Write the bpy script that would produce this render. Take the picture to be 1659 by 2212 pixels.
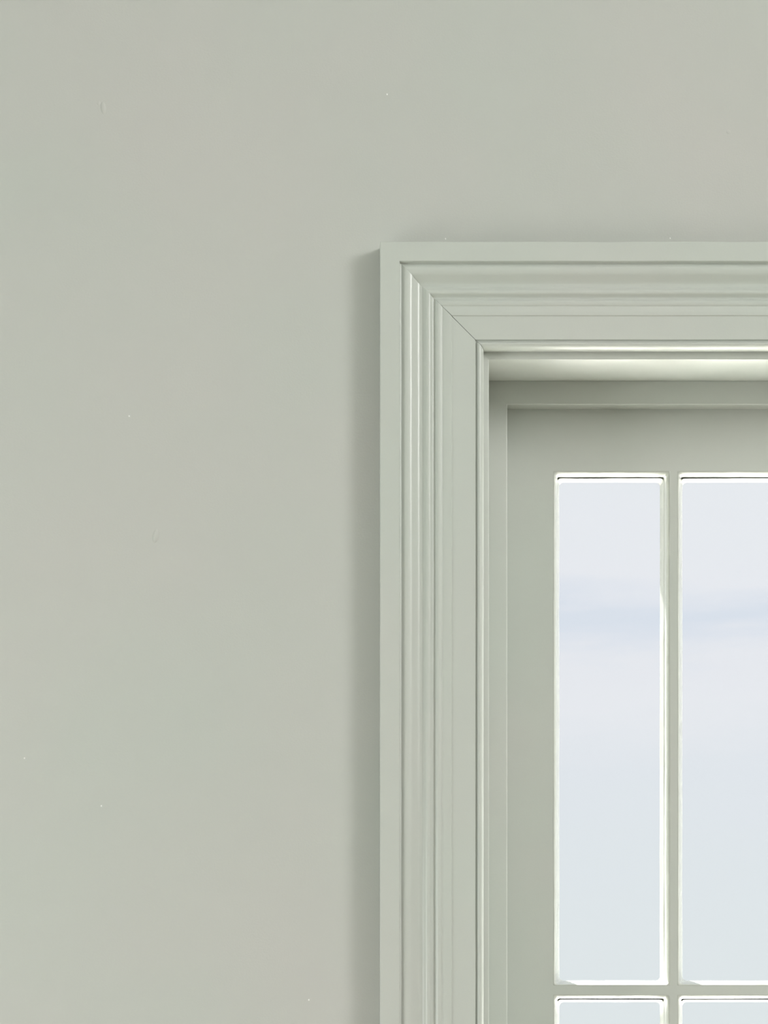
import bpy, bmesh, math, random
from mathutils import Vector, noise as mn

for o in list(bpy.data.objects):
    bpy.data.objects.remove(o)
SC = bpy.context.scene
COL = SC.collection

# ------------------------------------------------------------------ camera
VX, VY, D, S, EYE = 740.0, 2100.0, 3.0, 0.00055, 1.6
F = D / S   # focal length in px; level point in px; distance; metres per px on the wall; eye height
cam_d = bpy.data.cameras.new('camera')
cam = bpy.data.objects.new('camera', cam_d)
COL.objects.link(cam)
cam.location = (0, -D, EYE)
cam.rotation_euler = (math.radians(90), 0, 0)
cam_d.sensor_fit = 'AUTO'
cam_d.sensor_width = 36
cam_d.lens = F / 2212 * 36
cam_d.shift_x = (829.5 - VX) / 2212
cam_d.shift_y = (VY - 1106) / 2212
cam_d.clip_start = 0.05
cam_d.clip_end = 500
SC.camera = cam

# ------------------------------------------------------------------ view
SC.view_settings.view_transform = 'Standard'
SC.view_settings.look = 'None'
SC.view_settings.gamma = 1
SC.view_settings.use_curve_mapping = False
SC.view_settings.exposure = 0.0

# ------------------------------------------------------------------ sky
W = bpy.data.worlds.new('sky')
SC.world = W
W.use_nodes = True
nt = W.node_tree
nt.nodes.clear()
N = nt.nodes.new
L = nt.links.new
out = N('ShaderNodeOutputWorld'); bg = N('ShaderNodeBackground')
tc = N('ShaderNodeTexCoord'); sep = N('ShaderNodeSeparateXYZ')
mp = N('ShaderNodeMapping'); mp.inputs['Scale'].default_value = (7, 7, 36)
no = N('ShaderNodeTexNoise'); no.inputs['Scale'].default_value = 1.3; no.inputs['Detail'].default_value = 8; no.inputs['Roughness'].default_value = 0.58
L(tc.outputs['Generated'], sep.inputs[0]); L(tc.outputs['Generated'], mp.inputs[0]); L(mp.outputs[0], no.inputs['Vector'])
ma = N('ShaderNodeMath'); ma.operation = 'MULTIPLY_ADD'; ma.inputs[1].default_value = 0.05; ma.inputs[2].default_value = -0.025
L(no.outputs['Fac'], ma.inputs[0])
ad = N('ShaderNodeMath'); ad.operation = 'ADD'
L(ma.outputs[0], ad.inputs[0]); L(sep.outputs['Z'], ad.inputs[1])
mr = N('ShaderNodeMapRange'); mr.inputs['From Min'].default_value = -0.2; mr.inputs['From Max'].default_value = 0.8
L(ad.outputs[0], mr.inputs['Value'])
cr = N('ShaderNodeValToRGB')
stops = [(-0.20, (.70, .76, .80)), (-.022, (.74, .795, .815)), (.04, (.74, .79, .825)), (.078, (.75, .79, .84)), (.104, (.80, .82, .865)),
         (.122, (.79, .81, .86)), (.130, (.72, .765, .845)), (.138, (.68, .74, .83)), (.144, (.735, .775, .85)), (.156, (.80, .82, .87)), (.21, (.79, .825, .86)), (.8, (.76, .81, .87))]
while len(cr.color_ramp.elements) < len(stops):
    cr.color_ramp.elements.new(0.5)
for e, (z, c) in zip(cr.color_ramp.elements, stops):
    e.position = z + 0.2
    e.color = (*c, 1)
L(mr.outputs[0], cr.inputs[0])
L(cr.outputs[0], bg.inputs['Color']); bg.inputs['Strength'].default_value = 1.035
L(bg.outputs[0], out.inputs[0])

# high sun in front of the window: lights the terrace, the sill and the floor below the frame
sun_d = bpy.data.lights.new('sun', 'SUN'); sun_d.energy = 33.0; sun_d.angle = 0.02; sun_d.color = (1, .97, .92)
sun = bpy.data.objects.new('sun', sun_d); COL.objects.link(sun)
sun.rotation_euler = Vector((.22, -.45, -.86)).to_track_quat('-Z', 'Y').to_euler()
sun.location = (0, 15, 30)

# daylight at the right window, plus unseen left fill added to brighten the lower wall
def area(name, loc, direction, sx, sy, power, color):
    d = bpy.data.lights.new(name, 'AREA'); d.shape = 'RECTANGLE'; d.size = sx; d.size_y = sy; d.energy = power; d.color = color
    o = bpy.data.objects.new(name, d); COL.objects.link(o)
    o.location = loc
    o.rotation_euler = Vector(direction).to_track_quat('-Z', 'Y').to_euler()
    return o
RX0, RX1, RY, CEIL = -2.2, 5.0, -5.5, 5.5
KEY_W, FIL_W = 234, 33
KEY = dict(y0=-4.9, y1=-3.05, z0=3.4, z1=5.3)
FIL = dict(y0=-2.0, y1=-0.7, z0=0.2, z1=1.9)  # made-up opening in the left wall, placed low for the fill light
area('right_window_daylight', (RX1 + .02, (KEY['y0'] + KEY['y1']) / 2, (KEY['z0'] + KEY['z1']) / 2), (-1, 0, 0), KEY['y1'] - KEY['y0'], KEY['z1'] - KEY['z0'], KEY_W, (1, .99, .975))
area('left_fill_light', (RX0 - .02, (FIL['y0'] + FIL['y1']) / 2, (FIL['z0'] + FIL['z1']) / 2), (1, 0, 0), FIL['y1'] - FIL['y0'], FIL['z1'] - FIL['z0'], FIL_W, (.965, 1, .96))

# ------------------------------------------------------------------ materials
def new_mat(name):
    m = bpy.data.materials.new(name); m.use_nodes = True
    t = m.node_tree
    return m, t, t.nodes['Principled BSDF']
def paint(name, col, rough, bumps, var=0.03, vscale=2.5, coat=0.0, spec=0.5):
    """bumps: list of (noise scale, detail, distance)"""
    m, t, b = new_mat(name)
    b.inputs['Roughness'].default_value = rough
    b.inputs['Specular IOR Level'].default_value = spec
    b.inputs['Coat Weight'].default_value = coat
    b.inputs['Coat Roughness'].default_value = 0.12
    tcn = t.nodes.new('ShaderNodeTexCoord')
    n = t.nodes.new('ShaderNodeTexNoise'); n.inputs['Scale'].default_value = vscale; n.inputs['Detail'].default_value = 3
    t.links.new(tcn.outputs['Object'], n.inputs['Vector'])
    r = t.nodes.new('ShaderNodeValToRGB')
    lo = (col[0] * (1 - var * .6), col[1] * (1 + var * .1), col[2] * (1 - var * .2), 1)
    hi = (col[0] * (1 + var * .6), col[1] * (1 - var * .1), col[2] * (1 + var * .2), 1)
    r.color_ramp.elements[0].color = lo; r.color_ramp.elements[0].position = .35
    r.color_ramp.elements[1].color = hi; r.color_ramp.elements[1].position = .65
    t.links.new(n.outputs['Fac'], r.inputs[0]); t.links.new(r.outputs[0], b.inputs['Base Color'])
    prev = None
    for sc, det, dist in bumps:
        k = t.nodes.new('ShaderNodeTexNoise'); k.inputs['Scale'].default_value = sc; k.inputs['Detail'].default_value = det
        t.links.new(tcn.outputs['Object'], k.inputs['Vector'])
        bu = t.nodes.new('ShaderNodeBump'); bu.inputs['Strength'].default_value = 1.0; bu.inputs['Distance'].default_value = dist
        t.links.new(k.outputs['Fac'], bu.inputs['Height'])
        if prev: t.links.new(prev.outputs[0], bu.inputs['Normal'])
        prev = bu
    if prev: t.links.new(prev.outputs[0], b.inputs['Normal'])
    return m
SAGE = (.548, .564, .532)
M_wall = paint('sage_wall_paint', SAGE, .6, [(4, 2, .004), (420, 3, .00012)], var=.035, vscale=2.2)
M_trim = paint('sage_satin_trim_paint', (.582, .606, .57), .31, [(500, 2, .00004)], var=.03, vscale=3.0, coat=.1)
M_bead = paint('gloss_bead_paint', (.56, .58, .54), .22, [(160, 2, .0001)], var=.01, coat=.5)
M_white = paint('white_paint_fleck', (.92, .92, .90), .3, [], var=.0)
M_ceil = paint('white_ceiling_paint', (.78, .78, .76), .8, [(200, 2, .0002)], var=.01)
M_floor = paint('oak_floor', (.38, .34, .28), .45, [(60, 4, .0003)], var=.2, vscale=6)
M_ground = paint('pale_stone_terrace', (.78, .78, .75), .9, [(30, 4, .004)], var=.06, vscale=.8)
M_core = paint('bare_plaster_core', (.5, .5, .46), .9, [(200, 2, .0002)], var=.02)
def glass():
    m, t, b = new_mat('thin_window_glass')
    t.nodes.remove(b)
    o = t.nodes['Material Output']
    tr = t.nodes.new('ShaderNodeBsdfTransparent'); tr.inputs[0].default_value = (.995, .998, .996, 1)
    gl = t.nodes.new('ShaderNodeBsdfGlossy'); gl.inputs['Roughness'].default_value = 0.01
    lw = t.nodes.new('ShaderNodeLayerWeight'); lw.inputs['Blend'].default_value = .5
    pw = t.nodes.new('ShaderNodeMath'); pw.operation = 'POWER'; pw.inputs[1].default_value = 5
    fr = t.nodes.new('ShaderNodeMath'); fr.operation = 'MULTIPLY_ADD'; fr.inputs[1].default_value = .94; fr.inputs[2].default_value = .03
    t.links.new(lw.outputs['Facing'], pw.inputs[0]); t.links.new(pw.outputs[0], fr.inputs[0])
    mx = t.nodes.new('ShaderNodeMixShader')
    tcn = t.nodes.new('ShaderNodeTexCoord'); k = t.nodes.new('ShaderNodeTexNoise'); k.inputs['Scale'].default_value = 9
    bu = t.nodes.new('ShaderNodeBump'); bu.inputs['Distance'].default_value = .001
    t.links.new(tcn.outputs['Object'], k.inputs['Vector']); t.links.new(k.outputs['Fac'], bu.inputs['Height']); t.links.new(bu.outputs[0], gl.inputs['Normal'])
    t.links.new(fr.outputs[0], mx.inputs[0]); t.links.new(tr.outputs[0], mx.inputs[1]); t.links.new(gl.outputs[0], mx.inputs[2])
    t.links.new(mx.outputs[0], o.inputs['Surface'])
    return m
M_glass = glass()

# ------------------------------------------------------------------ helpers
def mesh_obj(name, verts, faces, mat, parent=None, smooth=None):
    me = bpy.data.meshes.new(name)
    me.from_pydata(verts, [], faces)
    bm = bmesh.new(); bm.from_mesh(me)
    bmesh.ops.remove_doubles(bm, verts=bm.verts, dist=1e-7)
    bmesh.ops.recalc_face_normals(bm, faces=bm.faces)
    bm.to_mesh(me); bm.free()
    if smooth is not None:
        for p in me.polygons: p.use_smooth = True
        me.set_sharp_from_angle(angle=math.radians(smooth))
    me.materials.append(mat)
    o = bpy.data.objects.new(name, me); COL.objects.link(o)
    if parent: o.parent = parent
    return o
def empty(name, loc=(0, 0, 0), parent=None):
    o = bpy.data.objects.new(name, None); COL.objects.link(o); o.location = loc; o.empty_display_size = .05
    if parent: o.parent = parent
    return o
def tag(o, label, cat, kind='structure'):
    o['label'] = label; o['category'] = cat
    if kind: o['kind'] = kind
    return o
def box(name, x0, x1, y0, y1, z0, z1, mat, parent=None, bevel=0.0):
    v = [(x, y, z) for x in (x0, x1) for y in (y0, y1) for z in (z0, z1)]
    f = [(0, 1, 3, 2), (4, 6, 7, 5), (0, 4, 5, 1), (2, 3, 7, 6), (0, 2, 6, 4), (1, 5, 7, 3)]
    o = mesh_obj(name, v, f, mat, parent)
    if bevel:
        bm = bmesh.new(); bm.from_mesh(o.data)
        bmesh.ops.bevel(bm, geom=list(bm.edges), offset=bevel, segments=2, affect='EDGES', profile=.5)
        for p in bm.faces: p.smooth = True
        bm.to_mesh(o.data); bm.free()
        o.data.set_sharp_from_angle(angle=math.radians(40))
    return o
def holed_wall(name, P, u0, u1, v0, v1, hole, mat):
    """wall slab with one rectangular opening; P(u, v, t) -> point, t = 0 room side, 1 outside"""
    a, b, c, d = hole
    ring = [(u0, v0), (u1, v0), (u1, v1), (u0, v1)]; inn = [(a, c), (b, c), (b, d), (a, d)]
    V = [P(*p, 0) for p in ring] + [P(*p, 0) for p in inn] + [P(*p, 1) for p in ring] + [P(*p, 1) for p in inn]
    Fc = []
    for i in range(4):
        j = (i + 1) % 4
        Fc += [(i, j, 4 + j, 4 + i), (8 + i, 12 + i, 12 + j, 8 + j), (i, 8 + i, 8 + j, j), (4 + i, 4 + j, 12 + j, 12 + i)]
    return mesh_obj(name, V, Fc, mat)
def fnoise(x, y, z):
    return mn.noise(Vector((x, y, z)))
def spline(pts, n=6):
    """pts: (u, h, corner flag); smooth curve between corners"""
    out_ = []
    for i in range(len(pts) - 1):
        p1, p2 = pts[i], pts[i + 1]
        p0 = pts[i - 1] if i > 0 and not p1[2] else None
        p3 = pts[i + 2] if i + 2 < len(pts) and not p2[2] else None
        m1 = ((p2[0] - p0[0]) / 2, (p2[1] - p0[1]) / 2) if p0 else (p2[0] - p1[0], p2[1] - p1[1])
        m2 = ((p3[0] - p1[0]) / 2, (p3[1] - p1[1]) / 2) if p3 else (p2[0] - p1[0], p2[1] - p1[1])
        straight = p1[2] and p2[2]
        k = 1 if straight else n
        for q in range(k):
            t = q / k
            h00, h10, h01, h11 = 2*t**3-3*t*t+1, t**3-2*t*t+t, -2*t**3+3*t*t, t**3-t*t
            out_.append((h00*p1[0]+h10*m1[0]+h01*p2[0]+h11*m2[0], h00*p1[1]+h10*m1[1]+h01*p2[1]+h11*m2[1]))
    out_.append(pts[-1][:2])
    return out_
def legs(names, profile, XL, XR, ZT, ZB, mat, parent, gap=None, wob=0.0, seg=48, smooth=28):
    """mitred left, head and right leg of a frame. profile: closed loop of (u inward, y)"""
    n = len(profile)
    g = gap or (lambda u: 0.0)
    res = []
    for leg in ('side', 'head', 'other'):
        V = []; Fc = []
        for k in range(seg + 1):
            t = k / seg
            for (u, y) in profile:
                if leg == 'head':
                    a, b = XL + u + g(u), XR - u - g(u)
                    x, z = a + (b - a) * t, ZT - u
                    w = fnoise(x * 7, u * 9, 3.1) * wob
                    V.append((x, y + w, z + fnoise(x * 11, 7.7, u * 6) * wob))
                else:
                    top = ZT - u - g(u)
                    z = ZB + (top - ZB) * t
                    x = XL + u if leg == 'side' else XR - u
                    w = fnoise(z * 7, u * 9, 9.4 if leg == 'side' else 21.3) * wob
                    V.append((x + fnoise(z * 11, 2.2, u * 6) * wob, y + w, z))
        for k in range(seg):
            for i in range(n):
                j = (i + 1) % n
                Fc.append((k * n + i, k * n + j, (k + 1) * n + j, (k + 1) * n + i))
        Fc.append(tuple(range(n))); Fc.append(tuple(seg * n + i for i in range(n)))
        res.append(mesh_obj(names[1] if leg == 'head' else names[0], V, Fc, mat, parent, smooth))
    return res
def at(px, py, y=0.0):
    k = S * (1 + y / D)
    return (px - VX) * k, EYE + (VY - py) * k

# ------------------------------------------------------------------ key dimensions
H0 = .028
CXL, CZT = at(821, 522, -H0)                 # outer corner of the casing
JX, _ = at(1056, 0); _, JZ = at(0, 777)      # inside faces of the jamb
YST = .108                                   # front of the stop
STX, _ = at(1096, 0, YST); _, STZ = at(0, 870, YST)
YSA = .1335                                  # front of the sash
SX0, SZ1 = at(1196, 1018, YSA)               # first pane opening, upper left
MX0, MZ1 = at(1447, 2128, YSA)
MX1, MZ0 = at(1464, 2149, YSA)
PW, PH = MX0 - SX0, SZ1 - MZ1
MWV, MWH = MX1 - MX0, MZ1 - MZ0
NCOL = 4
SXR = SX0 + NCOL * PW + (NCOL - 1) * MWV     # right stile edge
XC = (SX0 + SXR) / 2
mirror = lambda x: 2 * XC - x
SZB = MZ0 - PH                               # bottom of the lower panes
ZSILL = SZB - .085

# ------------------------------------------------------------------ room shell
TH = .30
hx = .012
holed = holed_wall('wall_front', lambda u, v, t: (u, t * TH, v), RX0 - TH, RX1 + TH, -.15, CEIL + .1, (JX - .024, mirror(JX - .024), ZSILL - .03, JZ + .024), M_wall)
tag(holed, 'sage grey painted plaster wall around the window', 'wall')
w = holed_wall('wall_right', lambda u, v, t: (RX1 + t * TH, u, v), RY, 0, -.15, CEIL + .1, (KEY['y0'], KEY['y1'], KEY['z0'], KEY['z1']), M_wall)
tag(w, 'sage wall with a tall narrow window opening, right of the camera', 'wall')
w = holed_wall('wall_left', lambda u, v, t: (RX0 - t * TH, u, v), RY, 0, -.15, CEIL + .1, (FIL['y0'], FIL['y1'], FIL['z0'], FIL['z1']), M_wall)
tag(w, 'sage wall with an opening added for the fill light, left of the camera', 'wall')
tag(box('wall_back', RX0 - TH, RX1 + TH, RY - TH, RY, -.15, CEIL + .1, M_wall), 'plain sage wall behind the camera', 'wall')
tag(box('ceiling', RX0, RX1, RY, 0, CEIL, CEIL + .1, M_ceil), 'flat white ceiling above the window wall', 'ceiling')
tag(box('floor', RX0, RX1, RY, 0, -.1, 0, M_floor), 'oak floor of the room below the window', 'floor')
tag(box('ground', -25, 27, TH, 30, -.35, -.15, M_ground), 'pale sunlit stone terrace outside the window', 'terrace')

# paint nibs in the wall finish
def nib(px, py, wpx, hpx, hgt, mat, parent, name='paint_blob', y=0.0, tilt=0.0):
    x, z = at(px, py, y)
    V = []; Fc = []
    R_, A = 4, 12
    for i in range(R_):
        r = 1 - i / R_
        for k in range(A):
            a = 2 * math.pi * k / A
            ex, ez = wpx / 2 * S * r * math.cos(a), hpx / 2 * S * r * math.sin(a)
            ex += tilt * ez
            V.append((x + ex, y - hgt * (1 - r * r) + (.0002 if i == 0 else 0), z + ez))
    V.append((x, y - hgt, z))
    for i in range(R_ - 1):
        for k in range(A):
            j = (k + 1) % A
            Fc.append((i * A + k, i * A + j, (i + 1) * A + j, (i + 1) * A + k))
    for k in range(A):
        Fc.append(((R_ - 1) * A + k, (R_ - 1) * A + (k + 1) % A, R_ * A))
    Fc.append(tuple(range(A - 1, -1, -1)))
    return mesh_obj(name, V, Fc, mat, parent, 60)
for a in [(223, 233, 13, 30, .0014, -.1), (336, 1158, 15, 34, .0015, .15), (213, 222, 8, 12, .0006, 0), (1574, 285, 12, 10, .0005, 0)]:
    nib(a[0], a[1], a[2], a[3], a[4], M_wall, holed, tilt=a[5])
for (px, py) in [(836, 204), (279, 899), (219, 1741), (53, 1638), (667, 2160), (962, 516), (1447, 515)]:
    nib(px, py, 3.6, 4.6, .0006, M_white, holed, name='paint_speck')

# ------------------------------------------------------------------ casing (trim_1)
trim = empty('trim_1', (XC, 0, ZSILL))
tag(trim, 'sage moulded casing with mitred corner framing the window', 'window trim')
raw = [(0, 24.4, 1), (1.2, 25, 1), (41, 25, 1), (42.2, 24.2, 1), (43.2, 20.6, 1), (46, 20.2, 1), (49, 21.0, 0), (54, 22.0, 0), (60, 22.0, 0), (67, 21.0, 0), (73, 19.0, 0), (80, 16.6, 0), (84, 15.6, 0), (86.5, 15.3, 1),
       (91, 15.2, 1), (95, 16.3, 0), (99, 18.0, 0), (103, 18.7, 0), (107, 18.3, 0), (110, 17.0, 1), (113, 15.4, 0), (116, 14.9, 0), (118, 15.1, 1),
       (120.5, 16.6, 0), (125, 17.9, 0), (131, 17.5, 1), (134, 16.6, 0), (138, 17.0, 0), (146, 17.5, 0), (153, 17.5, 1), (155, 16.5, 1), (158, 16.3, 1), (204.5, 16.3, 1), (206, 14.2, 1), (208.5, 14.2, 1),
       (210, 15.8, 0), (213, 17.3, 0), (216.5, 16.8, 0), (220, 15.0, 0), (222.6, 11.8, 0), (224, 7.5, 1), (224, 0.2, 1), (0, 0.2, 1)]
raw = [(u * .00055, (.028 - (25 - h) * .0012) if h > 1 else .0002, c) for u, h, c in raw]
prof = [(u, -h) for u, h in spline(raw, 5)]
def gap(u):
    p = u / .00055
    if 3 < p < 11: return .00016
    if p < 118: return 0.0
    return .00028 * min(1, (p - 118) / 30)
legs(('casing_side', 'casing_head'), prof, CXL, mirror(CXL), CZT, ZSILL, M_trim, trim, gap=gap, wob=.00022)
box('stool', CXL - .02, mirror(CXL) + .02, -.05, .0, ZSILL - .025, ZSILL, M_trim, trim, .004)
box('apron', CXL, mirror(CXL), -.018, -.0002, ZSILL - .115, ZSILL - .025, M_trim, trim, .003)

# ------------------------------------------------------------------ window_1
win = empty('window_1', (XC, 0, ZSILL))
tag(win, 'tall window of narrow panes in sage frame, pale sky beyond', 'window')
for o in (trim, win):
    o.location = (0, 0, 0)
jp = [(-.022, .0), (-.001, .0), (-.0003, .0003), (0, .001), (0, .24), (-.022, .24)]
legs(('jamb_side', 'jamb_head'), jp, JX, mirror(JX), JZ, ZSILL, M_trim, win, wob=.0001, seg=16)
su = STX - JX
def stop_profile(wd):
    r = .0016
    arc = [(wd - r + r * math.sin(a), YST + r - r * math.cos(a)) for a in [math.radians(d) for d in (0, 20, 40, 60, 80, 90)]]
    return [(0.0002, YST)] + arc + [(wd, YSA), (0.0002, YSA)]
legs(('stop_side', 'stop_head'), stop_profile(su), JX, mirror(JX), JZ, ZSILL, M_trim, win, wob=.00012, seg=24)
box('window_sill', JX, mirror(JX), 0, .36, ZSILL - .028, ZSILL, M_trim, win, .002)

sash = empty('sash', (0, 0, 0), win)
YB = YSA + .06
SO = .0095                                    # stile runs behind the stop
lap = .0004
def wood(name, x0, x1, z0, z1):
    return box(name, x0, x1, YSA, YB, z0, z1, M_trim, sash)
wood('stile', JX + .001, SX0 + lap, ZSILL, JZ - .001)
wood('stile', SXR - lap, mirror(JX) - .001, ZSILL, JZ - .001)
wood('top_rail', SX0 + lap, SXR - lap, SZ1 - lap, JZ - .001)
wood('bottom_rail', SX0 + lap, SXR - lap, ZSILL, SZB + lap)
for c in range(NCOL - 1):
    x0 = SX0 + (c + 1) * PW + c * MWV
    wood('muntin', x0 - lap, x0 + MWV + lap, SZB + lap, SZ1 - lap)
for c in range(NCOL):
    x0 = SX0 + c * (PW + MWV)
    wood('muntin', x0 + lap, x0 + PW - lap, MZ0 - lap, MZ1 + lap)
# glazing bead ring and pane for each light
# rows: inset mm, depth (x2 mm), edge waver, corner radius mm, quirk depth on the head legs
BP = [(-.6, .10, .3, 1.2, 0), (-.25, -.12, .3, 1.2, 0), (.1, -.12, .5, 4.6, 0), (.7, .05, .4, 4.6, 0), (1.6, .6, .25, 4.4, 0), (3.2, 2.0, .2, 4.0, 0), (4.4, 4.0, .2, 3.8, 0), (4.8, 5.2, .2, 3.8, 0),
      (4.95, 5.8, .25, 3.8, 4.5), (6.0, 6.6, .25, 4.0, 4.5), (6.2, 7.0, .25, 4.0, 0), (7.4, 9.2, .25, 4.6, 0), (8.6, 11.2, .3, 5, 0), (9.2, 12.4, .3, 5.2, 0)]
def ring(x0, x1, z0, z1, r, n=40, ca=6):
    pts = []
    cs = [(x0 + r, z1 - r, 180, 90), (x1 - r, z1 - r, 90, 0), (x1 - r, z0 + r, 0, -90), (x0 + r, z0 + r, -90, -180)]
    for i, (cx, cz, a0, a1) in enumerate(cs):
        for k in range(ca):
            a = math.radians(a0 + (a1 - a0) * k / (ca - 1))
            pts.append((cx + r * math.cos(a), cz + r * math.sin(a), math.cos(a), math.sin(a)))
        nx, nz, na, _ = cs[(i + 1) % 4]
        ex, ez = cx + r * math.cos(math.radians(a1)), cz + r * math.sin(math.radians(a1))
        fx, fz = nx + r * math.cos(math.radians(na)), nz + r * math.sin(math.radians(na))
        for k in range(1, n):
            t = k / n
            pts.append((ex + (fx - ex) * t, ez + (fz - ez) * t, math.cos(math.radians(a1)), math.sin(math.radians(a1))))
    return pts
def light_pane(x0, x1, z0, z1, seed):
    V = []; Fc = []
    m = 0
    for ri, (wd, dp, jit, rad, qk) in enumerate(BP):
        wd *= .001
        P_ = ring(x0 + wd, x1 - wd, z0 + wd * (.6 if wd > 0 else 1), z1 - wd, rad * .001)
        m = len(P_)
        for (x, z, nx, nz) in P_:
            q = fnoise(x * 45 + seed * 3.7, z * 45, ri * .35) * jit * .001 + fnoise(x * 11 + seed, z * 11, 5 + ri * .2) * jit * .0012
            V.append((x + nx * q, YSA + (dp + qk * max(0, nz) ** 4) * .002, z + nz * q))
    k = len(BP)
    for i in range(k - 1):
        for j in range(m):
            j2 = (j + 1) % m
            Fc.append((i * m + j, i * m + j2, (i + 1) * m + j2, (i + 1) * m + j))
    me = mesh_obj('glazing_bead', V, Fc, M_bead, sash, 50)
    g = .0005
    box('pane', x0 + g, x1 - g, YSA + .0246, YSA + .0282, z0 + g, z1 - g, M_glass, sash)
sd = 0
for c in range(NCOL):
    x0 = SX0 + c * (PW + MWV)
    for z0, z1 in ((MZ1, SZ1), (SZB, MZ0)):
        sd += 1
        light_pane(x0, x0 + PW, z0, z1, sd)
for o in bpy.data.objects:
    if o.name.startswith('glazing_bead'): o['label'] = 'thin glossy glazing bead around the pane'
